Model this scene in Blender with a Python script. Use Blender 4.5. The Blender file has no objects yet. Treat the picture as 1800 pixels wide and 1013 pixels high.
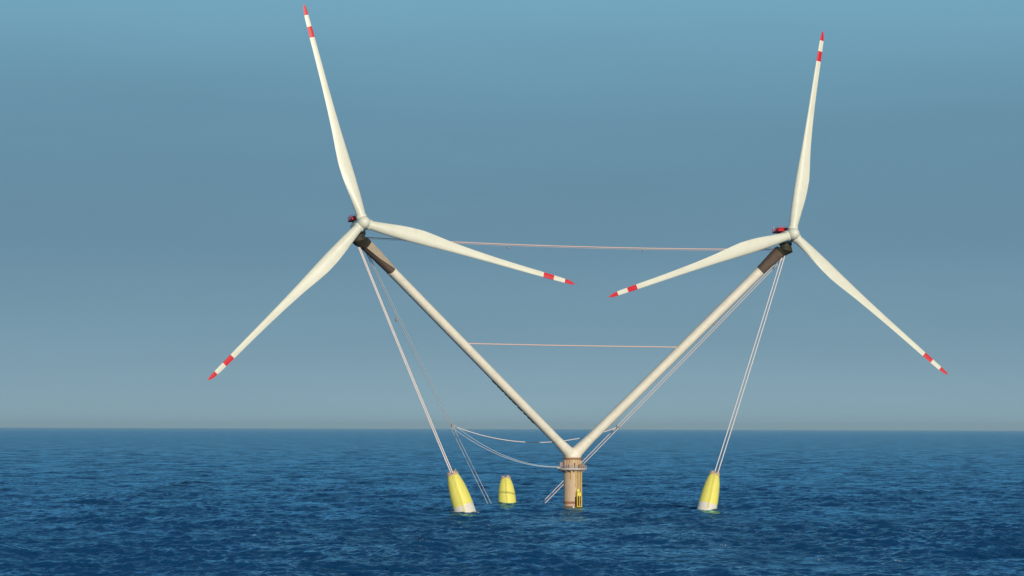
import bpy, bmesh, math, random
import numpy as np
from mathutils import Vector, Matrix, Euler
R = math.radians
random.seed(7)
S = bpy.context.scene
col = S.collection

# ------------------------------------------------------------------ camera, sky, sun
CAM_H = 34.15
F_PX = 4200.0
PITCH = math.atan(246.5 / F_PX)
ROLL = 0.0031
cam = bpy.data.cameras.new('camera')
cam.sensor_width = 36.0
cam.lens = F_PX * 36.0 / 1800.0
cam.clip_start = 1.0
cam.clip_end = 300000.0
cam_o = bpy.data.objects.new('camera', cam)
col.objects.link(cam_o)
cam_o.matrix_world = (Matrix.Translation((0, 0, CAM_H)) @ Matrix.Rotation(math.pi / 2 + PITCH, 4, 'X')
                      @ Matrix.Rotation(ROLL, 4, 'Z'))
S.camera = cam_o

SUN_EL, SUN_AZ = 12.5, 164.0          # azimuth clockwise from +Y (the way the camera looks)
world = bpy.data.worlds.new('World')
S.world = world
world.use_nodes = True
wn, wl = world.node_tree.nodes, world.node_tree.links
bg = wn['Background']
sky = wn.new('ShaderNodeTexSky')
sky.sky_type = 'NISHITA'
sky.sun_disc = False
sky.sun_elevation = R(SUN_EL)
sky.sun_rotation = R(SUN_AZ)
sky.air_density = 1.2
sky.dust_density = 0.6
sky.ozone_density = 2.0
tc = wn.new('ShaderNodeTexCoord')
sep = wn.new('ShaderNodeSeparateXYZ')
wl.new(tc.outputs['Generated'], sep.inputs[0])
ramp = wn.new('ShaderNodeValToRGB')     # hazy band of air above the sea: colour by height over the horizon, same all round
mr = wn.new('ShaderNodeMapRange')
mr.inputs['From Min'].default_value = 0.0
mr.inputs['From Max'].default_value = 0.36
wl.new(sep.outputs['Z'], mr.inputs['Value'])
def lin(*c):
    return tuple(((v / 255) / 12.92 if v <= 10 else (((v / 255) + .055) / 1.055) ** 2.4) for v in c)
BG = 0.10
stops = [(0.0, lin(141, 171, 185)), (0.036, lin(120, 154, 173)), (0.075, lin(106, 143, 165)), (0.098, lin(102, 140, 163)),
         (0.130, lin(103, 145, 168)), (0.178, lin(115, 166, 190)), (0.27, lin(104, 155, 186)), (0.36, lin(90, 138, 176))]
els = ramp.color_ramp.elements
for i, (z, c) in enumerate(stops):
    e = els[i] if i < 2 else els.new(0.5)
    e.position = z / 0.36
    e.color = (c[0], c[1], c[2], 1)
wl.new(mr.outputs[0], ramp.inputs[0])
sc = wn.new('ShaderNodeVectorMath'); sc.operation = 'SCALE'
sc.inputs['Scale'].default_value = 1.0 / BG
wl.new(ramp.outputs[0], sc.inputs[0])
# slow, faint unevenness of the haze
mpw = wn.new('ShaderNodeMapping'); mpw.inputs['Scale'].default_value = (3, 3, 22)
nzw = wn.new('ShaderNodeTexNoise'); nzw.inputs['Scale'].default_value = 1.6; nzw.inputs['Detail'].default_value = 3
wl.new(tc.outputs['Generated'], mpw.inputs[0]); wl.new(mpw.outputs[0], nzw.inputs['Vector'])
mrn = wn.new('ShaderNodeMapRange'); mrn.inputs['To Min'].default_value = 0.92; mrn.inputs['To Max'].default_value = 1.08
wl.new(nzw.outputs['Fac'], mrn.inputs['Value'])
sc2 = wn.new('ShaderNodeVectorMath'); sc2.operation = 'SCALE'
wl.new(sc.outputs[0], sc2.inputs[0]); wl.new(mrn.outputs[0], sc2.inputs['Scale'])
mixf = wn.new('ShaderNodeMapRange')
mixf.interpolation_type = 'SMOOTHSTEP'
mixf.inputs['From Min'].default_value = 0.18
mixf.inputs['From Max'].default_value = 0.5
wl.new(sep.outputs['Z'], mixf.inputs['Value'])
mx = wn.new('ShaderNodeMix'); mx.data_type = 'RGBA'
wl.new(mixf.outputs[0], mx.inputs['Factor'])
wl.new(sc2.outputs[0], mx.inputs['A'])
wl.new(sky.outputs[0], mx.inputs['B'])
wl.new(mx.outputs['Result'], bg.inputs['Color'])
bg.inputs['Strength'].default_value = BG

sun = bpy.data.lights.new('sun', 'SUN')
sun.energy = 3.1
sun.angle = R(0.8)
sun.color = (1.0, 0.90, 0.72)
sun_o = bpy.data.objects.new('sun', sun)
col.objects.link(sun_o)
sd = Vector((math.sin(R(SUN_AZ)) * math.cos(R(SUN_EL)), math.cos(R(SUN_AZ)) * math.cos(R(SUN_EL)), math.sin(R(SUN_EL))))
sun_o.rotation_euler = sd.to_track_quat('Z', 'Y').to_euler()

S.view_settings.view_transform = 'Standard'
S.view_settings.look = 'None'
S.view_settings.exposure = 0.0
S.view_settings.gamma = 1.0
S.view_settings.use_curve_mapping = False
S.cycles.volume_bounces = 0

# ------------------------------------------------------------------ materials
def mat(name, c, rough=0.5, spec=0.5, var=0.0, vscale=0.3, dirt=None, dirt_amt=0.0, streak=False, metallic=0.0, bump=0.0):
    m = bpy.data.materials.new(name); m.use_nodes = True
    n, l = m.node_tree.nodes, m.node_tree.links
    b = n['Principled BSDF']
    b.inputs['Base Color'].default_value = (*c, 1)
    b.inputs['Roughness'].default_value = rough
    b.inputs['Specular IOR Level'].default_value = spec
    b.inputs['Metallic'].default_value = metallic
    if var or dirt:
        t = n.new('ShaderNodeTexCoord')
        mp = n.new('ShaderNodeMapping')
        mp.inputs['Scale'].default_value = (1, 1, 0.35) if streak else (1, 1, 1)
        l.new(t.outputs['Object'], mp.inputs[0])
        nz = n.new('ShaderNodeTexNoise'); nz.inputs['Scale'].default_value = vscale
        nz.inputs['Detail'].default_value = 6; nz.inputs['Roughness'].default_value = 0.62
        l.new(mp.outputs[0], nz.inputs['Vector'])
        mr_ = n.new('ShaderNodeMapRange'); mr_.inputs['From Min'].default_value = 0.3; mr_.inputs['From Max'].default_value = 0.7
        mr_.inputs['To Min'].default_value = 1 - var; mr_.inputs['To Max'].default_value = 1 + var
        l.new(nz.outputs['Fac'], mr_.inputs['Value'])
        s_ = n.new('ShaderNodeVectorMath'); s_.operation = 'SCALE'
        s_.inputs[0].default_value = c
        l.new(mr_.outputs[0], s_.inputs['Scale'])
        out = s_.outputs[0]
        if dirt:
            nz2 = n.new('ShaderNodeTexNoise'); nz2.inputs['Scale'].default_value = vscale * 2.3
            nz2.inputs['Detail'].default_value = 8; nz2.inputs['Roughness'].default_value = 0.7
            l.new(mp.outputs[0], nz2.inputs['Vector'])
            m2 = n.new('ShaderNodeMapRange'); m2.inputs['From Min'].default_value = 0.5; m2.inputs['From Max'].default_value = 0.72
            m2.inputs['To Max'].default_value = dirt_amt
            l.new(nz2.outputs['Fac'], m2.inputs['Value'])
            x = n.new('ShaderNodeMix'); x.data_type = 'RGBA'
            l.new(m2.outputs[0], x.inputs['Factor']); l.new(out, x.inputs['A']); x.inputs['B'].default_value = (*dirt, 1)
            out = x.outputs['Result']
        l.new(out, b.inputs['Base Color'])
        if bump:
            bp = n.new('ShaderNodeBump'); bp.inputs['Distance'].default_value = bump
            l.new(nz.outputs['Fac'], bp.inputs['Height']); l.new(bp.outputs[0], b.inputs['Normal'])
    return m

M = dict(
    blade=mat('blade_gelcoat', (0.77, 0.745, 0.62), 0.38, 0.4, var=0.04, vscale=0.12, dirt=(0.62, 0.58, 0.48), dirt_amt=0.35),
    red=mat('signal_red_paint', (0.66, 0.006, 0.02), 0.45, 0.4, var=0.08, vscale=0.5),
    tower=mat('tower_paint', (0.88, 0.80, 0.66), 0.45, 0.4, var=0.05, vscale=0.16, dirt=(0.66, 0.56, 0.44), dirt_amt=0.45),
    tan=mat('tan_lit_face', (0.46, 0.37, 0.27), 0.6, 0.3, var=0.1, vscale=0.5),  # paler tone painting the sunlit face of the left brown head
    brown=mat('bare_brown_casting', (0.125, 0.085, 0.062), 0.7, 0.3, var=0.18, vscale=0.5, dirt=(0.16, 0.10, 0.07), dirt_amt=0.5),
    dark=mat('shaded_bearing_steel', (0.045, 0.038, 0.02), 0.6, 0.4, var=0.2, vscale=0.6),  # dark steel, with the shade below the nacelle put into the colour
    column=mat('column_beige_coating', (0.62, 0.44, 0.28), 0.55, 0.35, var=0.08, vscale=0.45, dirt=(0.44, 0.28, 0.17), dirt_amt=0.45, streak=True),
    band=mat('splash_band_pink', (0.66, 0.42, 0.31), 0.6, 0.3, var=0.1, vscale=0.8, dirt=(0.36, 0.20, 0.13), dirt_amt=0.6),
    wet=mat('wet_algae', (0.17, 0.11, 0.06), 0.25, 0.5, var=0.3, vscale=1.2),
    rust=mat('rust_band', (0.36, 0.17, 0.09), 0.75, 0.2, var=0.2, vscale=1.0),
    deck=mat('deck_galvanised', (0.52, 0.47, 0.45), 0.6, 0.4, var=0.1, vscale=0.8),
    steel=mat('grey_steel', (0.30, 0.24, 0.22), 0.6, 0.4, var=0.15, vscale=0.8),
    yellow=mat('buoy_yellow', (0.88, 0.79, 0.17), 0.5, 0.35, var=0.07, vscale=0.25, dirt=(0.74, 0.55, 0.08), dirt_amt=0.35, streak=True),
    yel2=mat('fender_yellow', (0.76, 0.50, 0.06), 0.5, 0.35, var=0.1, vscale=0.8),
    white_band=mat('buoy_white_band', (0.80, 0.74, 0.64), 0.55, 0.35, var=0.06, vscale=0.6, dirt=(0.60, 0.55, 0.36), dirt_amt=0.5),
    pink=mat('primer_pink', (0.60, 0.42, 0.32), 0.6, 0.3, var=0.12, vscale=1.0),
    cable=mat('stay_sheath_white', (0.84, 0.73, 0.69), 0.5, 0.3, var=0.04, vscale=0.2),
    tie=mat('tie_sheath_salmon', (0.84, 0.56, 0.46), 0.5, 0.3, var=0.04, vscale=0.2),
    rope=mat('cable_sheath_pale', (0.58, 0.62, 0.66), 0.5, 0.3, var=0.05, vscale=0.2),
    foam=mat('sea_foam', (0.42, 0.50, 0.54), 0.8, 0.2, var=0.2, vscale=1.5),
    black=mat('black_paint', (0.02, 0.018, 0.016), 0.55, 0.3, var=0.2, vscale=0.6),
)

# ------------------------------------------------------------------ helpers
class MB:
    def __init__(s): s.v, s.f = [], []
    def add(s, v, f):
        o = len(s.v); s.v += [tuple(p) for p in v]; s.f += [tuple(i + o for i in q) for q in f]; return s
    def loft(s, rings, cap=True, close=True):
        n = len(rings[0]); v = [p for r in rings for p in r]; f = []
        for i in range(len(rings) - 1):
            for j in range(n):
                k = (j + 1) % n
                f.append((i * n + j, i * n + k, (i + 1) * n + k, (i + 1) * n + j))
        if cap:
            f.append(tuple(range(n - 1, -1, -1))); f.append(tuple((len(rings) - 1) * n + j for j in range(n)))
        return s.add(v, f)
    def tube(s, pts, r, n=8, cap=True):
        pts = [Vector(p) for p in pts]; rings = []
        for i, p in enumerate(pts):
            t = (pts[min(i + 1, len(pts) - 1)] - pts[max(i - 1, 0)]).normalized()
            up = Vector((0, 0, 1)) if abs(t.z) < 0.95 else Vector((0, 1, 0))
            a = t.cross(up).normalized(); b = a.cross(t)
            rr = r[i] if isinstance(r, (list, tuple)) else r
            rings.append([p + (a * math.cos(2 * math.pi * k / n) + b * math.sin(2 * math.pi * k / n)) * rr for k in range(n)])
        return s.loft(rings, cap)
    def lathe(s, prof, n=48, o=(0, 0, 0), cap=True):
        return s.loft([[(o[0] + r * math.cos(2 * math.pi * k / n), o[1] + r * math.sin(2 * math.pi * k / n), o[2] + z) for k in range(n)] for r, z in prof], cap)
    def box(s, c, d, bev=0.0, m=None):
        x, y, z = d[0] / 2, d[1] / 2, d[2] / 2
        if bev:
            b = bev
            def ring(zz, i): return [(-x + i + b, -y + i, zz), (x - i - b, -y + i, zz), (x - i, -y + i + b, zz), (x - i, y - i - b, zz), (x - i - b, y - i, zz), (-x + i + b, y - i, zz), (-x + i, y - i - b, zz), (-x + i, -y + i + b, zz)]
            rings = [ring(-z, b * .6), ring(-z + b, 0), ring(z - b, 0), ring(z, b * .6)]
        else:
            rings = [[(-x, -y, zz), (x, -y, zz), (x, y, zz), (-x, y, zz)] for zz in (-z, z)]
        rings = [[Vector(p) for p in r] for r in rings]
        if m: rings = [[m @ p for p in r] for r in rings]
        return s.loft([[p + Vector(c) for p in r] for r in rings])
    def build(s, name, m, parent=None, smooth=True, angle=35):
        me = bpy.data.meshes.new(name); me.from_pydata(s.v, [], s.f); me.validate()
        bm = bmesh.new(); bm.from_mesh(me); bmesh.ops.recalc_face_normals(bm, faces=bm.faces)
        for f in bm.faces: f.smooth = smooth
        if smooth:
            for e in bm.edges:
                if len(e.link_faces) == 2 and e.calc_face_angle(0) > R(angle): e.smooth = False
        bm.to_mesh(me); bm.free()
        me.materials.append(m)
        o = bpy.data.objects.new(name, me); col.objects.link(o)
        if parent: o.parent = parent
        return o
def tag(o, label, cat, group=None, kind=None):
    if label: o['label'] = label
    if cat: o['category'] = cat
    if group: o['group'] = group
    if kind: o['kind'] = kind
    return o
def thing(name, label, cat, loc=(0, 0, 0), rot=(0, 0, 0), group=None):
    o = bpy.data.objects.new(name, None); o.empty_display_size = 3; col.objects.link(o)
    o.location = loc; o.rotation_euler = rot
    return tag(o, label, cat, group)

# platform frame: local (r, f, z): r to the right along the line of the two towers, f towards the camera side
CX, CY, YAW = 26.25, 1032.34, R(18.6)
RV = Vector((math.cos(YAW), math.sin(YAW), 0)); FV = Vector((math.sin(YAW), -math.cos(YAW), 0))
def W(r, f, z): return Vector((CX, CY, 0)) + RV * r + FV * f + Vector((0, 0, z))

# ------------------------------------------------------------------ sea
WAVES = []
_rw = np.random.RandomState(5)
for _i in range(190):
    _L = 1.4 * (60 / 1.4) ** ((_i + _rw.rand()) / 190)
    _s = 0.039 * (0.8 if _L < 1.8 else 1.0 if _L < 7 else 0.6 if _L < 14 else 0.4)
    WAVES.append((_L, math.radians(250) + _rw.normal(0, 0.7), _s * _L / (2 * math.pi), _rw.uniform(0, 6.28)))
def sea_z(x, y):
    px, py = x, y
    for _ in range(3):
        z = dx = dy = 0.0
        for (L, a, A, p0) in WAVES:
            if L < 3: continue
            ph = 2 * math.pi / L * (px * math.cos(a) + py * math.sin(a)) + p0
            z += A * math.sin(ph); c = A * math.cos(ph) * .8
            dx += c * math.cos(a); dy += c * math.sin(a)
        px, py = x - dx, y - dy
    return z
def build_sea():
    rng = np.random.RandomState(11)
    rows = list(np.geomspace(5, 500, 90)[:-1])
    z = 500.0
    while z < 6000: rows.append(z); z *= 1 + 0.0008 * (1 + ((z - 500) / 900) ** 2)
    while z < 120000: rows.append(z); z *= 1.03
    rr = np.array(rows)
    fan = R(15.5)
    inner = np.linspace(-fan, fan, 720)
    outer = np.linspace(fan, 2 * math.pi - fan, 82)[1:-1]
    th = np.concatenate([inner, outer])
    T, Q = np.meshgrid(th, rr)
    X = Q * np.sin(T); Y = Q * np.cos(T)
    inn = np.abs(T) <= fan + 1e-6
    sp = np.where(inn, np.maximum(Q * 0.00078, 0.3), Q * 0.08)
    sp = np.where((Q > 900) & inn, Q * 0.00078 * (1 + ((Q - 900) / 1500) ** 2), sp)
    sp = np.where(Q < 498, np.maximum(sp, Q * 0.07), sp)
    Z = np.zeros_like(X); DX = np.zeros_like(X); DY = np.zeros_like(X)
    # gusts: the chop is stronger in some patches than in others
    g = np.zeros_like(X)
    for i in range(10):
        L = rng.uniform(60, 320); a = rng.uniform(0, 2 * math.pi)
        g += np.sin(2 * math.pi * (X * math.cos(a) + Y * math.sin(a)) / L + rng.uniform(0, 6.28))
    g = 1 + 0.20 * g / math.sqrt(5)
    for (L, a, A, p0) in WAVES:
        k = 2 * math.pi / L
        w = np.clip((L / sp - 1.9) / 2.0, 0, 1) * (g if L < 25 else 1)
        ph = k * (X * math.cos(a) + Y * math.sin(a)) + p0
        Z += A * w * np.sin(ph)
        c = A * w * np.cos(ph) * 0.8
        DX += c * math.cos(a); DY += c * math.sin(a)
    X = X + DX; Y = Y + DY
    nr, nc = X.shape
    V = np.stack([X, Y, Z], -1).reshape(-1, 3)
    idx = np.arange(nr * nc).reshape(nr, nc)
    a_, b_ = idx[:-1], idx[1:]
    F = np.stack([a_, b_, np.roll(b_, -1, 1), np.roll(a_, -1, 1)], -1).reshape(-1, 4)
    me = bpy.data.meshes.new('sea')
    me.vertices.add(len(V) + 1)
    V2 = np.vstack([V, [[0, 0, 0]]])
    me.vertices.foreach_set('co', V2.astype(np.float32).ravel())
    ct = np.stack([idx[0], np.roll(idx[0], -1), np.full(nc, len(V))], -1)
    loops = np.concatenate([F.ravel(), ct.ravel()])
    me.loops.add(len(loops)); me.loops.foreach_set('vertex_index', loops.astype(np.int32))
    starts = np.concatenate([np.arange(len(F)) * 4, len(F) * 4 + np.arange(nc) * 3])
    tot = np.concatenate([np.full(len(F), 4), np.full(nc, 3)])
    me.polygons.add(len(starts)); me.polygons.foreach_set('loop_start', starts.astype(np.int32)); me.polygons.foreach_set('loop_total', tot.astype(np.int32))
    me.polygons.foreach_set('use_smooth', np.ones(len(starts), dtype=bool))
    me.update(calc_edges=True)
    if me.polygons[len(me.polygons) // 2].normal.z < 0: me.flip_normals()
    m = bpy.data.materials.new('sea_water'); m.use_nodes = True
    nd, l = m.node_tree.nodes, m.node_tree.links
    nd.remove(nd['Principled BSDF'])
    df = nd.new('ShaderNodeBsdfDiffuse'); df.inputs['Color'].default_value = (0.004, 0.052, 0.150, 1)
    gl = nd.new('ShaderNodeBsdfGlossy'); gl.inputs['Color'].default_value = (0.40, 0.77, 1.0, 1); gl.inputs['Roughness'].default_value = 0.09
    fr = nd.new('ShaderNodeFresnel'); fr.inputs['IOR'].default_value = 1.333
    pw = nd.new('ShaderNodeMath'); pw.operation = 'POWER'; pw.inputs[1].default_value = 1.0
    ms_ = nd.new('ShaderNodeMixShader')
    l.new(fr.outputs[0], pw.inputs[0]); gt = nd.new('ShaderNodeTexCoord'); gz = nd.new('ShaderNodeTexNoise'); gz.inputs['Scale'].default_value = 0.02; gz.inputs['Detail'].default_value = 9; gz.inputs['Roughness'].default_value = 0.84
    l.new(gt.outputs['Object'], gz.inputs['Vector'])
    gm = nd.new('ShaderNodeMapRange'); gm.inputs['From Min'].default_value = 0.36; gm.inputs['From Max'].default_value = 0.64; gm.inputs['To Min'].default_value = 0.05; gm.inputs['To Max'].default_value = 2.0
    l.new(gz.outputs['Fac'], gm.inputs['Value'])      # wind-ruffled and slick patches reflect more or less sky
    gx = nd.new('ShaderNodeMath'); gx.operation = 'MULTIPLY'; gx.use_clamp = True
    l.new(pw.outputs[0], gx.inputs[0]); l.new(gm.outputs[0], gx.inputs[1]); l.new(gx.outputs[0], ms_.inputs[0])
    l.new(df.outputs[0], ms_.inputs[1]); l.new(gl.outputs[0], ms_.inputs[2])
    l.new(ms_.outputs[0], nd['Material Output'].inputs['Surface'])
    t = nd.new('ShaderNodeTexCoord')
    bumps = []
    for (sx, sy, scale, dist, det) in ((1, 1, 0.20, 1.1, 3), (1, 1, 0.9, 0.12, 4)):
        mp = nd.new('ShaderNodeMapping'); mp.inputs['Scale'].default_value = (sx * 0.75, sy, 1); mp.inputs['Rotation'].default_value = (0, 0, R(-20))
        l.new(t.outputs['Object'], mp.inputs[0])
        nz = nd.new('ShaderNodeTexNoise'); nz.inputs['Scale'].default_value = scale; nz.inputs['Detail'].default_value = det; nz.inputs['Roughness'].default_value = 0.6
        l.new(mp.outputs[0], nz.inputs['Vector'])
        bp = nd.new('ShaderNodeBump'); bp.inputs['Distance'].default_value = dist; bp.inputs['Strength'].default_value = 1.0
        l.new(nz.outputs['Fac'], bp.inputs['Height'])
        if bumps: l.new(bumps[-1].outputs[0], bp.inputs['Normal'])
        bumps.append(bp)
    for q in (df, gl, fr): l.new(bumps[-1].outputs[0], q.inputs['Normal'])
    me.materials.append(m)
    o = bpy.data.objects.new('sea', me); col.objects.link(o)
    tag(o, 'deep blue choppy open sea reaching the horizon', None, kind='structure')
build_sea()

# ------------------------------------------------------------------ thin foam where things cut the surface
def build_foam():
    rg = random.Random(3)
    mb = MB()
    def flake(x, y, w, d):
        z = sea_z(x, y) + 0.06
        n = 7; ring = []
        for k in range(n):
            t = 2 * math.pi * k / n; q = rg.uniform(.6, 1.1)
            xx = x + w * q * math.cos(t); yy = y + d * q * math.sin(t)
            ring.append((xx, yy, z + rg.uniform(-.03, .05)))
        top = [(p[0] * .5 + x * .5, p[1] * .5 + y * .5, p[2] + .06) for p in ring]
        mb.add(ring + top + [(x, y, z + .1)], [(k, (k + 1) % n, n + (k + 1) % n, n + k) for k in range(n)] + [(n + k, n + (k + 1) % n, 2 * n) for k in range(n)])
    for (r, f, rad, cnt) in ((0, 0, 3.9, 46), (-61.6, 42.2, 4.7, 60), (42.6, 46.7, 4.4, 70), (-8.9, -61.7, 4.3, 30)):
        c = Vector((CX, CY, 0)) + RV * r + FV * f
        for _ in range(cnt):
            t = rg.uniform(0, 2 * math.pi); q = rad + abs(rg.gauss(0, .9))
            flake(c.x + q * math.cos(t) + rg.uniform(-.3, 1.2), c.y + q * math.sin(t), rg.uniform(.12, .5), rg.uniform(.1, .45))
    for _ in range(26):      # a few breaking crests out in the open
        y = rg.uniform(520, 1700); x = y * rg.uniform(-.22, .22); w0 = rg.uniform(.5, 1.6)
        for _k in range(6):
            flake(x + rg.gauss(0, w0), y + rg.gauss(0, .4), rg.uniform(.12, .4), rg.uniform(.08, .25))
    o = mb.build('foam', M['foam'])
    o['kind'] = 'stuff'; o['label'] = 'thin white foam round the floats and column and on a few crests'
build_foam()

# ------------------------------------------------------------------ haze over the sea
HAZE = 0.000013
if HAZE:
    hb = MB().box((0, 0, 129), (236000, 236000, 270)).build('haze', M['cable'], smooth=False)
    hm = bpy.data.materials.new('sea_haze'); hm.use_nodes = True
    hn = hm.node_tree.nodes; hn.remove(hn['Principled BSDF'])
    pv = hn.new('ShaderNodeVolumePrincipled')
    pv.inputs['Color'].default_value = (0.64, 0.88, 1.0, 1)
    pv.inputs['Density'].default_value = HAZE
    hm.node_tree.links.new(pv.outputs[0], hn['Material Output'].inputs['Volume'])
    hb.data.materials.clear(); hb.data.materials.append(hm)
    hb['kind'] = 'stuff'; hb['label'] = 'thin bluish sea haze lying over the water'

# ------------------------------------------------------------------ platform: column, legs, deck
plat = thing('floating_tower_platform', 'cream V shaped twin tower standing on a beige column in the sea, with ring deck', 'offshore platform', W(0, 0, 0), (0, 0, YAW))
def L(r, f, z): return Vector((r, -f, z))        # platform-local coordinates
# column
c = MB().lathe([(3.62, -14), (3.62, 0.0), (3.72, 2.0)], 56)
c.build('splash_band', M['band'], plat)
MB().lathe([(3.66, -1.0), (3.70, 0.0), (3.73, 0.75), (3.70, 0.8)], 56).build('wet_algae_band', M['wet'], plat)
MB().lathe([(3.78, 1.85), (3.84, 2.0), (3.84, 2.75), (3.78, 2.9)], 56).build('rust_ring', M['rust'], plat)
MB().lathe([(3.72, 2.7), (3.72, 9.0), (3.75, 9.02), (3.75, 16.3)], 56).build('column', M['column'], plat)
colm = [o for o in plat.children if o.name.startswith('column')][0]
MB().lathe([(3.80, 8.9), (3.80, 9.15)], 56).build('weld_seam', M['column'], colm)
# ring deck
MB().lathe([(4.0, 15.9), (6.25, 16.45), (6.3, 16.5), (6.3, 17.15), (6.2, 17.25), (3.9, 17.25)], 56).build('ring_deck', M['deck'], plat)
dk = [o for o in plat.children if o.name.startswith('ring_deck')][0]
rb = MB()
for k in range(28):
    a = 2 * math.pi * k / 28
    rb.tube([(6.1 * math.cos(a), 6.1 * math.sin(a), 17.25), (6.1 * math.cos(a), 6.1 * math.sin(a), 18.35)], 0.05, 5)
for zz in (17.8, 18.35):
    pts = [(6.1 * math.cos(2 * math.pi * k / 40), 6.1 * math.sin(2 * math.pi * k / 40), zz) for k in range(41)]
    rb.tube(pts, 0.055, 5, cap=False)
rb.build('railing', M['deck'], dk)
for k in range(16):
    a = 2 * math.pi * (k + .5) / 16
    ca, sa = math.cos(a), math.sin(a)
    MB().add([(3.7 * ca, 3.7 * sa, 15.1), (3.7 * ca, 3.7 * sa, 15.95), (6.0 * ca, 6.0 * sa, 16.42), (6.0 * ca, 6.0 * sa, 16.2)] +
             [(3.7 * ca - .12 * sa, 3.7 * sa + .12 * ca, 15.1), (3.7 * ca - .12 * sa, 3.7 * sa + .12 * ca, 15.95), (6 * ca - .12 * sa, 6 * sa + .12 * ca, 16.42), (6 * ca - .12 * sa, 6 * sa + .12 * ca, 16.2)],
             [(0, 1, 2, 3), (7, 6, 5, 4), (0, 4, 5, 1), (1, 5, 6, 2), (2, 6, 7, 3), (3, 7, 4, 0)]).build('deck_bracket', M['steel'], dk, smooth=False)
# turret between the deck and the white joint
MB().lathe([(3.55, 17.1), (3.55, 20.6), (3.85, 20.8), (3.95, 21.3)], 48).build('turret', M['column'], plat)
tu = [o for o in plat.children if o.name.startswith('turret')][0]
for k in range(20):      # bolted stiffeners
    a = 2 * math.pi * k / 20
    mt = Matrix.Rotation(a, 3, 'Z')
    MB().box((3.72 * math.cos(a), 3.72 * math.sin(a), 19.0), (0.35, 0.16, 3.0), m=mt).build('stiffener', M['column'], tu, smooth=False)
MB().lathe([(4.25, 21.0), (4.3, 21.05), (4.3, 21.45), (4.2, 21.5)], 48).build('flange', M['rust'], tu)
boxes = [(-35, 4.9, 1.5, 1.2, 1.9, 'steel'), (-62, 4.7, 1.2, 1.0, 1.5, 'rust'), (-92, 4.7, 0.9, 1.3, 2.2, 'column'), (-118, 4.8, 1.3, 1.0, 1.7, 'pink'),
         (-150, 4.9, 1.1, 1.0, 1.2, 'steel'), (172, 5.0, 1.0, 1.4, 2.4, 'steel'), (-12, 4.9, 0.9, 0.9, 1.4, 'white_band'), (40, 4.8, 1.4, 1.4, 1.8, 'steel'), (110, 4.8, 1.6, 1.2, 2.0, 'steel')]
for a, r_, w_, d_, h_, mm in boxes:
    a = R(a)
    MB().box((r_ * math.cos(a), r_ * math.sin(a), 17.25 + h_ / 2), (d_, w_, h_), 0.08, m=Matrix.Rotation(a, 3, 'Z')).build('equipment_box', M[mm], dk, smooth=False)
# mooring cable lug on the left of the deck
MB().box((-6.6, -0.6, 17.3), (1.4, 0.9, 0.7), 0.1).build('cable_bracket', M['deck'], dk, smooth=False)
# pipes and boat landing, on the camera side slightly right
fa = R(-90 + 0)
def colpt(ang, r, z): return (r * math.cos(R(ang)), r * math.sin(R(ang)), z)
VIEW = -90 - 18.6 + 0     # direction from column towards the camera in platform frame
MB().tube([colpt(VIEW + 70, 4.15, 2.5), colpt(VIEW + 70, 4.15, 16.2)], 0.22, 8).build('riser_pipe', M['yel2'], plat)
MB().tube([colpt(VIEW + 22, 4.0, 9.2), colpt(VIEW + 22, 4.0, 16.2)], 0.13, 8).build('riser_pipe', M['yel2'], plat)
MB().tube([colpt(VIEW - 8, 4.05, 12.5), colpt(VIEW - 8, 4.05, 17.0)], 0.2, 8).build('riser_pipe', M['yel2'], plat)
bl = MB()
for a in (22, 46):
    bl.tube([colpt(VIEW + a, 3.9, 7.0), colpt(VIEW + a, 5.3, 6.4), colpt(VIEW + a, 5.4, 0.6), colpt(VIEW + a, 3.7, 0.1)], 0.26, 8)
bl.tube([colpt(VIEW + a, 5.4, 0.7) for a in (22, 28, 34, 40, 46)], 0.26, 8)
blo = bl.build('boat_landing', M['yel2'], plat)
MB().tube([colpt(VIEW + 34, 5.2, 0.6), colpt(VIEW + 34, 5.2, 7.0)], 0.2, 8).build('fender_post', M['yel2'], blo)
MB().box(colpt(VIEW + 34, 4.6, 6.0), (1.3, 1.7, 1.7), 0.15, m=Matrix.Rotation(R(VIEW + 34), 3, 'Z')).build('landing_box', M['yellow'], blo, smooth=False)
MB().box(colpt(VIEW + 34, 4.2, 7.6), (0.8, 1.1, 1.2), 0.12, m=Matrix.Rotation(R(VIEW + 34), 3, 'Z')).build('landing_hood', M['yellow'], blo, smooth=False)
MB().box(colpt(VIEW + 34, 3.85, 2.9), (0.2, 2.4, 3.9), m=Matrix.Rotation(R(VIEW + 34), 3, 'Z')).build('landing_black_plate', M['black'], blo, smooth=False)  # flat black plate set against the column behind the landing posts
ld = MB()
for a in (30, 37):
    ld.tube([colpt(VIEW + a, 4.35, 7.0), colpt(VIEW + a, 4.2, 16.0)], 0.07, 5)
for i in range(18):
    zz = 7.3 + i * 0.5
    ld.tube([colpt(VIEW + 30, 4.28, zz), colpt(VIEW + 37, 4.28, zz)], 0.05, 5)
ld.build('ladder', M['yel2'], plat)

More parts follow.
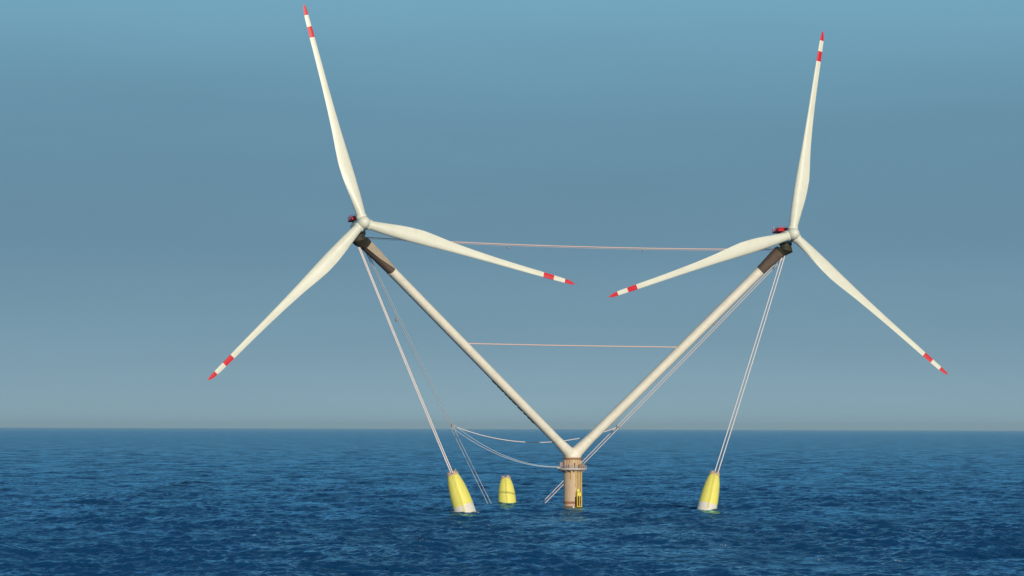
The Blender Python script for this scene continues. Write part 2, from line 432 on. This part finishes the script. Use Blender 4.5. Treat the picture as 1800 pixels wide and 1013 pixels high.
# the two leaning legs
BASE = L(0, 0, 22.2)
LEGS = [dict(top=L(-104.4, 38.0, 109.5), a=1.92, b=2.5, end=0.868), dict(top=L(81.8, 38.0, 111.3), a=2.02, b=2.5, end=0.893)]
def leg_ring(p, d, a, b, n=28, pw=2.3, rot=0):
    side = d.cross(Vector((0, -1, 0))).normalized()       # across the leg, in the plane of the V
    dep = side.cross(d).normalized()
    out = []
    for k in range(n):
        t = 2 * math.pi * k / n + rot
        ct, st = math.cos(t), math.sin(t)
        x = a * math.copysign(abs(ct) ** (2 / pw), ct); y = b * math.copysign(abs(st) ** (2 / pw), st)
        out.append(p + side * x + dep * y)
    return out, side, dep
jm = MB()
jm.lathe([(3.95, 21.5), (3.95, 22.6), (3.4, 23.6), (2.6, 24.6)], 40)
for g in LEGS:
    d = (g['top'] - BASE).normalized(); g['d'] = d
    LEN = (g['top'] - BASE).length; g['len'] = LEN
    t0 = 11.0; t1 = LEN * g['end']
    rings = []
    nst = 30
    for i in range(nst + 1):
        t = t0 + (t1 - t0) * i / nst
        rings.append(leg_ring(BASE + d * t, d, g['a'], g['b'])[0])
    lo = MB().loft(rings).build('leg', M['tower'], plat)
    g['obj'] = lo
    for i in range(1, 9):          # flange joints between the tube cans
        t = t0 + (t1 - t0) * i / 9
        MB().loft([leg_ring(BASE + d * (t - .09), d, g['a'] + .035, g['b'] + .035)[0], leg_ring(BASE + d * (t + .09), d, g['a'] + .035, g['b'] + .035)[0]]).build('flange_joint', M['tower'], lo)
    MB().loft([leg_ring(BASE + d * (t1 - .3), d, g['a'] + .12, g['b'] + .12)[0], leg_ring(BASE + d * (t1 + .3), d, g['a'] + .12, g['b'] + .12)[0]]).build('end_collar', M['tower'], lo)
    jm.loft([leg_ring(BASE + d * t, d, g['a'] + ex, g['b'] + ex)[0] for t, ex in ((0.5, .7), (4, .5), (8, .2), (11.15, 0.03))])
jo = jm.build('joint', M['tower'], plat)
md = jo.modifiers.new('remesh', 'REMESH'); md.mode = 'VOXEL'; md.voxel_size = 0.28; md.use_smooth_shade = True
ms = jo.modifiers.new('smooth', 'SMOOTH'); ms.factor = 0.8; ms.iterations = 14
# illegible black characters seen edge-on along the underside of the left leg
g = LEGS[0]
_, side, dep = leg_ring(BASE, g['d'], 1, 1)
sg = -1 if side.z > 0 else 1
for i, (t, ln) in enumerate([(0.372, 3.2), (0.352, 1.6), (0.336, 2.6), (0.315, 1.8), (0.297, 2.8), (0.276, 3.2), (0.247, 3.4), (0.222, 1.6), (0.203, 2.2), (0.186, 2.4)]):
    p = BASE + g['d'] * (g['len'] * t)
    cc = p + side * sg * (g['a'] + 0.02)
    mtx = Matrix((g['d'], side, dep)).transposed()
    MB().box(cc, (ln * .85, 0.22, 1.5), m=mtx).build('painted_character', M['black'], g['obj'], smooth=False)
# small brackets on the undersides
for g, t in ((LEGS[1], 0.66),):
    _, side, dep = leg_ring(BASE, g['d'], 1, 1)
    sg = -1 if side.z > 0 else 1
    p = BASE + g['d'] * (g['len'] * t) + side * sg * (g['a'] + .45)
    MB().box(p, (0.9, 0.9, 0.8), 0.1).build('leg_bracket', M['steel'], g['obj'], smooth=False)

# ------------------------------------------------------------------ wind turbines
def naca(n=22):
    xs = []
    for k in range(n):
        t = 2 * math.pi * k / n
        xs.append(t)
    return xs
def blade_ring(r, side):
    """section of the blade at radius r; +Z along the blade, trailing edge towards -X*side"""
    RR = [2.0, 4, 8, 12, 16, 20, 25, 30, 38, 48, 58, 68, 76, 82, 86, 88.5, 90.2, 91.0]
    CH = [3.7, 3.8, 4.5, 5.05, 5.5, 5.8, 5.75, 5.1, 3.95, 3.1, 2.6, 2.3, 2.15, 2.0, 1.85, 1.5, 0.95, 0.25]
    TW = [22, 22, 22, 21, 19, 17, 15, 12, 9, 6, 4, 2, 1, 0, 0, 0, 0, 0]
    TC = [1, 1, .8, .65, .52, .43, .36, .31, .27, .23, .21, .19, .18, .18, .18, .18, .18, .2]
    OF = [.5, .5, .46, .42, .38, .36, .33, .33, .34, .36, .38, .4, .4, .4, .4, .42, .5, .6]
    ch = np.interp(r, RR, CH); tw = R(np.interp(r, RR, TW)); tcv = np.interp(r, RR, TC); of = np.interp(r, RR, OF)
    cone = r * math.sin(R(1.3)) + 1.6 * (r / 91) ** 2.2
    mixc = np.clip((r - 5) / 12, 0, 1)
    out = []
    n = 22
    for k in range(n):
        t = 2 * math.pi * k / n
        xc = 0.5 + 0.5 * math.cos(t)                     # 1 = trailing edge
        ycirc = 0.5 * math.sin(t)
        yt = 5 * tcv * (0.2969 * math.sqrt(xc) - 0.126 * xc - 0.3516 * xc ** 2 + 0.2843 * xc ** 3 - 0.1036 * xc ** 4)
        yair = yt * (1 if math.sin(t) >= 0 else -0.75) + 0.0
        y = (1 - mixc) * ycirc * tcv + mixc * yair
        u = (xc - of) * ch; v = y * ch
        x_ = u * math.cos(tw) - v * math.sin(tw); y_ = u * math.sin(tw) + v * math.cos(tw)
        out.append(Vector((-side * x_, -y_ - cone, r)))
    return out
def rings_between(r0, r1, step, side):
    n = max(2, int((r1 - r0) / step))
    return [blade_ring(r0 + (r1 - r0) * i / n, side) for i in range(n + 1)]
def make_turbine(label, H, yaw, tilt, az0, side, extra):
    off = Vector((0, 7.0, -4.2))
    Mx = Matrix.Rotation(yaw, 4, 'Z') @ Matrix.Rotation(-tilt, 4, 'X')
    root = thing('wind_turbine', label, 'wind turbine', H + Mx @ off, (-tilt, 0, yaw), 'pair of three bladed wind turbines on the V tower')
    def at(o): o.location = -off; return o
    # rotor axis along local Y, camera side is -Y
    hub = at(MB().loft([[(r * math.cos(2 * math.pi * k / 36), y, r * math.sin(2 * math.pi * k / 36)) for k in range(36)]
                        for r, y in ((0.15, -4.1), (0.9, -3.95), (1.6, -3.5), (2.15, -2.8), (2.5, -1.9), (2.65, -0.8), (2.65, 1.2), (2.45, 2.0))]).build('hub', M['blade'], root))
    b0 = MB().loft(rings_between(0.6, 77.4, 1.6, side)).build('blade', M['blade'], root)
    mid = MB().loft(rings_between(81.9, 86.7, 1.2, side)).build('white_band', M['blade'], b0)
    band = MB().loft(rings_between(77.4, 81.9, 1.2, side)).build('red_band', M['red'], b0)
    tip = MB().loft(rings_between(86.7, 91.0, 0.6, side)).build('red_tip', M['red'], b0)
    col_ = MB().lathe([(2.12, 2.0), (2.16, 2.1), (2.16, 3.1), (2.12, 3.2)], 30).build('root_collar', M['blade'], b0)
    blades = [b0]
    for j in (1, 2):
        b = b0.copy(); col.objects.link(b); b.parent = root
        for ch in list(b0.children):
            q = ch.copy(); col.objects.link(q); q.parent = b
        blades.append(b)
    for j, b in enumerate(blades):
        b.location = -off
        b.rotation_euler = (0, math.pi / 2 - (az0 - side * j * 2 * math.pi / 3), 0)
    # nacelle: rounded box lofted along Y
    def sec(y, w, zt, zb, pw=3.2, n=28):
        o = []
        for k in range(n):
            t = 2 * math.pi * k / n; ct, st = math.cos(t), math.sin(t)
            o.append((w / 2 * math.copysign(abs(ct) ** (2 / pw), ct), y, (zt + zb) / 2 + (zt - zb) / 2 * math.copysign(abs(st) ** (2 / pw), st)))
        return o
    nac = at(MB().loft([sec(2.0, 4.2, 2.1, -2.1, 2.2), sec(2.6, 4.8, 2.3, -2.5), sec(4.5, 5.0, 2.4, -2.9), (sec(9.5, 5.0, 2.4, -2.9)), sec(11.6, 4.6, 2.2, -2.3), sec(12.2, 3.6, 1.7, -1.7)]).build('nacelle', M['blade'], root))
    w = 4.6 + extra
    dx = -extra / 2
    at(MB().box((dx, 8.4, 2.75), (w, 6.4, 0.7), 0.12).build('red_deck', M['red'], root, smooth=False))
    rd = MB()
    for px_ in np.linspace(-w / 2, w / 2, 6):
        for py_ in (5.3, 11.5):
            rd.tube([(dx + px_, py_, 3.0), (dx + px_, py_, 4.2)], 0.07, 5)
    for py_ in (7.3, 9.4):
        for px_ in (-w / 2, w / 2):
            rd.tube([(dx + px_, py_, 3.0), (dx + px_, py_, 4.2)], 0.07, 5)
    for zz in (3.65, 4.2):
        rd.tube([(dx - w / 2, 5.3, zz), (dx + w / 2, 5.3, zz), (dx + w / 2, 11.5, zz), (dx - w / 2, 11.5, zz), (dx - w / 2, 5.3, zz)], 0.07, 5)
    at(rd.build('deck_railing', M['red'], root))
    at(MB().box((dx, 8.2, 3.5), (w * 0.72, 3.4, 1.1), 0.15).build('cooler', M['red'], root, smooth=False))
    at(MB().tube([(dx - w / 2 + .5, 10.8, 3.0), (dx - w / 2 + .5, 10.8, 5.2)], 0.08, 5).build('wind_mast', M['cable'], root))
    # yaw housing under the nacelle
    at(MB().loft([[(r * math.cos(2 * math.pi * k / 30), 7.0 + r * math.sin(2 * math.pi * k / 30), z) for k in range(30)]
                  for r, z in ((2.7, -2.2), (2.75, -3.3), (2.45, -3.5), (2.45, -4.4))]).build('yaw_bearing', M['dark'], root))
    return root, Mx
HL = Vector((-59.68, 953.89, 116.03)); HR = Vector((119.35, 1015.1, 117.0))
TL_, ML = make_turbine('left wind turbine of the pair, nearer, one blade pointing down to the lower left', HL, 0.3235, 0.1048, 1.8344, 1, 1.0)
TR_, MR = make_turbine('right wind turbine of the pair, farther, one blade pointing down to the lower right', HR, 0.3258, 0.1048, 1.3756, -1, 1.6)

# brown transition heads joining each leg to its turbine (parts of the platform)
iw = plat.matrix_basis
inv = (Matrix.Translation(W(0, 0, 0)) @ Matrix.Rotation(YAW, 4, 'Z')).inverted()
for g, H, Mx, pw_ in ((LEGS[0], HL, ML, 2.2), (LEGS[1], HR, MR, 2.6)):
    top = inv @ (H + (Mx @ Vector((0, 7.0, -8.0))))          # under the yaw bearing
    up = (inv.to_3x3() @ (Mx.to_3x3() @ Vector((0, 0, 1)))).normalized()
    start = BASE + g['d'] * (g['len'] * g['end'])
    dg = g['d']
    def at_(t): return start + dg * t
    LT = g['len'] * (1 - g['end'])
    r0 = leg_ring(at_(.3), dg, g['a'] * .96, g['b'] * .96, 16, pw_)[0]
    r1 = leg_ring(at_(LT * .5), dg, g['a'] * 1.12, g['b'] * 1.08, 16, pw_)[0]
    r2 = leg_ring(at_(LT * .86), (dg + up * .12).normalized(), g['a'] * 1.3, g['b'] * 1.15, 16, pw_)[0]
    MB().loft([r0, r1, r2]).build('transition_head', M['brown'], plat, angle=25)
    if g is LEGS[0]:      # tapering tan plate on its camera side: the head's lit face painted as colour
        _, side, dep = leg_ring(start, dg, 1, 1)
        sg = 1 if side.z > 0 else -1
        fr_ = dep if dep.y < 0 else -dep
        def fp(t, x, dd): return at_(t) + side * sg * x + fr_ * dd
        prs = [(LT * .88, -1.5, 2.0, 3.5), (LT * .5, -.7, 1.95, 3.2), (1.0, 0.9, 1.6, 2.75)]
        MB().loft([[fp(t, x0, dd), fp(t, x1, dd * .72), fp(t, x1, .3), fp(t, x0, .3)] for t, x0, x1, dd in prs]).build('lit_face_plate', M['tan'], plat, smooth=False)
    # elbow: blends the leaning section into the upright bearing seat
    def circ(c, dv, rad):
        return leg_ring(c, dv, rad, rad, 16, 2.2)[0]
    seat = top + up * 3.5
    e = MB().loft([r2, leg_ring(at_(LT * 1.0).lerp(seat - up * 2.4, .25), (dg + up * .4).normalized(), 2.9, 3.0, 16, 3)[0],
                   leg_ring(seat - up * 1.5, (dg * .35 + up).normalized(), 2.85, 2.85, 16, 2.4)[0],
                   leg_ring(seat, up, 2.5, 2.5, 16, 2.1)[0]])
    e.build('tower_head', M['dark'], plat, angle=40)

# ------------------------------------------------------------------ buoyancy floats
def make_float(label, base, top, scale, band, rings=1):
    ax = (top - base); Lh = ax.length
    q = Vector((0, 0, 1)).rotation_difference(ax.normalized())
    root = thing('yellow_float', label, 'float', base, q.to_euler(), 'yellow floats of the platform')
    RB = 4.35 * scale
    pr = [(1.00, -0.55), (1.0, -0.05), (0.995, 0.1), (0.975, 0.25), (0.93, 0.42), (0.86, 0.58), (0.76, 0.74), (0.64, 0.87), (0.52, 0.965), (0.47, 1.0)]
    def prof(z):
        zs = [p[1] for p in pr]; rs = [p[0] for p in pr]; return float(np.interp(z, zs, rs)) * RB
    def sh(z0, z1, n, ex=0):
        return [(prof(z0 + (z1 - z0) * i / n) + ex, (z0 + (z1 - z0) * i / n) * Lh) for i in range(n + 1)]
    b = band / Lh if band else -0.02
    MB().lathe(sh(-0.55, b, 8), 40).build('white_foot' if band else 'foot', M['white_band' if band else 'yellow'], root)
    body = MB().lathe(sh(b, 0.97, 22), 40).build('body', M['yellow'], root)
    for z in (0.33, 0.66):
        MB().lathe([(prof(z) + .05, z * Lh - .12), (prof(z) + .05, z * Lh + .12)], 40).build('weld_ring', M['yellow'], body)
    MB().lathe([(prof(.965) + .15, .965 * Lh), (prof(.965) + .2, .97 * Lh), (prof(.965) + .2, 1.0 * Lh), (prof(.965), 1.01 * Lh)], 32).build('top_plate', M['pink'], root)
    for s in (-1, 1):
        MB().box((s * 1.05 * scale, -0.4, Lh * 1.03), (0.8, 1.1, 1.0), 0.08).build('cable_socket', M['pink'], root, smooth=False)
    MB().box((0, 0.6, Lh * 1.02), (0.9, 0.9, 0.7), 0.08).build('hatch_box', M['steel'], root, smooth=False)
    MB().tube([(1.7 * scale, 0.3, Lh * .98), (1.7 * scale, 0.3, Lh * 1.09)], 0.12, 6).build('lamp_post', M['yellow'], root)
    rl = MB()
    rr_ = prof(1.0) + 0.1
    for k in range(10):
        a = 2 * math.pi * k / 10
        rl.tube([(rr_ * math.cos(a), rr_ * math.sin(a), Lh), (rr_ * math.cos(a), rr_ * math.sin(a), Lh + 1.0)], 0.05, 4)
    rl.tube([(rr_ * math.cos(2 * math.pi * k / 24), rr_ * math.sin(2 * math.pi * k / 24), Lh + 1.0) for k in range(25)], 0.05, 4, cap=False)
    rl.build('top_railing', M['pink'], root)
    ld = MB()
    for s in (-.28, .28):
        ld.tube([(s, -prof(z) - .22, z * Lh) for z in np.linspace(0.02, .97, 12)], 0.06, 4)
    for z in np.linspace(0.04, .95, 30):
        ld.tube([(-.28, -prof(z) - .22, z * Lh), (.28, -prof(z) - .22, z * Lh)], 0.045, 4)
    ld.build('ladder', M['yellow'], root)
    return root
make_float('yellow float with a white foot at the far left, leaning left, under the left turbine', W(-61.6, 42.2, 0), W(-66.6, 40.5, 15.6), 1.0, 3.2)
make_float('yellow float with a white foot on the right, leaning right, under the right turbine', W(42.6, 46.7, 0), W(47.0, 45.0, 15.3), 0.93, 2.9)
make_float('small all yellow upright float behind, just left of the column', W(-8.9, -61.7, 0), W(-9.1, -63.5, 11.6), 0.94, 0)

# ------------------------------------------------------------------ stay cables
def cable(name, label, a, b, r, sag=0.0, m='cable', group=None, n=None, cat='cable'):
    n = n or (24 if sag else 6)
    pts = []
    for i in range(n + 1):
        t = i / n; p = a.lerp(b, t); p.z -= 4 * sag * t * (1 - t); pts.append(p - a)
    o = MB().tube(pts, r, 8).build(name, M[m])
    o.location = a
    return tag(o, label, cat, group)
def dw(px): return px
OFF = Vector((0.72, -0.25, 0))
# front stays, nacelle to float
a, b = W(-106.3, 39, 107.6), W(-67.3, 42, 16.0)
G1 = 'front stay cables from turbines to floats'
cable('stay_cable', 'white front stay cable down to the left float, outer one of the close pair', a - OFF * .35, b - OFF * .55, 0.23, 0.6, group=G1)
cable('stay_cable', 'white front stay cable down to the left float, inner one of the close pair', a + OFF * .35, b + OFF * .55, 0.23, 0.6, group=G1)
a, b = W(81.9, 39, 108.3), W(47.4, 46, 16.0)
cable('stay_cable', 'white front stay cable down to the right float, left one of the pair', a - OFF * .8, b - OFF * .95, 0.20, 0.5, group=G1)
cable('stay_cable', 'white front stay cable down to the right float, right one of the pair', a + OFF * .8, b + OFF * .95, 0.20, 0.5, group=G1)
# rear stays, nacelle to the submerged pontoon at the back
G2 = 'rear stay cables running into the sea'
a, b = W(-102.8, 36, 106.4), W(-18.0, -59.5, 0)
d = (b - a) * 0.06; b2 = b + d
cable('rear_stay_cable', 'thin rear stay behind the left leg entering the sea, left one of the pair', a - OFF * .2, b2 - OFF * 1.15, 0.17, 0.3, 'rope', G2)
cable('rear_stay_cable', 'thin rear stay behind the left leg entering the sea, right one of the pair', a + OFF * .6, b2 + OFF * 1.15, 0.17, 0.3, 'rope', G2)
a2, b = W(84.1, 36, 109.0), W(5.3, -54, 0)
d = (b - a2) * 0.06; b3 = b + d
cable('rear_stay_cable', 'rear stay behind the right leg and column, upper one of the pair', a2 - OFF * .8, b3 - OFF * 1.1, 0.21, 0.3, group=G2)
cable('rear_stay_cable', 'rear stay behind the right leg and column, lower one of the pair', a2 + OFF * .8, b3 + OFF * 1.1, 0.21, 0.3, group=G2)
# ties between the towers
G3 = 'tie cables between the two towers'
for dz, lb in ((0, 'upper strand of the top tie cable strung between the two turbines'), (-0.5, 'lower strand of the top tie cable strung between the two turbines')):
    cable('tie_cable', lb, W(-105.5, 37 + dz, 111.2 + dz), W(83.0, 37 + dz, 111.3 + dz), 0.19 if dz == 0 else 0.06, 1.4, 'tie', group=G3)
cable('tie_cable', 'short horizontal tie cable joining the two legs halfway up', W(-53.5, 19.5, 69.4), W(41.8, 19.5, 69.2), 0.21, 0.15, 'tie', group=G3)
# sagging cables at the back
PL = W(-48.6, -18, 35.2); PR = W(27.9, -18, 34.8)
G4 = 'slack cables hanging behind the column'
cable('slack_cable', 'slack cable sagging just under the horizon between the rear stays', PL, PR, 0.17, 7.0, 'cable', G4)
pd = W(-7.0, 1.0, 17.5)
def curve_cable(label, A, Cc, B, r):
    pts = []
    for i in range(29):
        t = i / 28; pts.append(A * (1 - t) ** 2 + Cc * 2 * t * (1 - t) + B * t * t - A)
    o = MB().tube(pts, r, 8).build('slack_cable', M['rope']); o.location = A
    return tag(o, label, 'cable', G4)
curve_cable('slack cable drooping from the left rear stays to the ring deck, lower strand', PL + Vector((-0.5, 0, -0.6)), W(-27.5, -7, 17.0), pd, 0.11)
curve_cable('slack cable drooping from the left rear stays to the ring deck, upper strand', PL + Vector((0.6, 0, 0.3)), W(-26.6, -7, 17.2), pd + Vector((0, .4, .3)), 0.10)
# clamps
def clamp(p, s, label):
    o = thing('cable_clamp', label, 'clamp', p, (0, 0, 0.3), 'small clamps on the cables')
    MB().box((0, 0, 0), (s * 1.3, s, s * .8), s * .15).build('clamp_body', M['steel'], o, smooth=False)
    MB().tube([(-s * .5, 0, -s * .8), (-s * .5, 0, s * .8)], s * .12, 5).build('clamp_bolt', M['black'], o)
clamp(W(-82.8, 14, 78.9), 1.0, 'small dark clamp on the left rear stays, high up beside the left leg')
clamp(PR, 1.1, 'small dark clamp where the slack cable meets the right rear stays')
clamp(PL, 1.0, 'clamp where the slack cables meet the left rear stays at the horizon')
clamp(W(-41.4, 36, 108.55 + 0.0), 0.7, 'small clamp on the top tie cable, left of the gap between blade tips')
clamp(W(18.5, 36, 108.9), 0.6, 'small clamp on the top tie cable, right of the gap between blade tips')
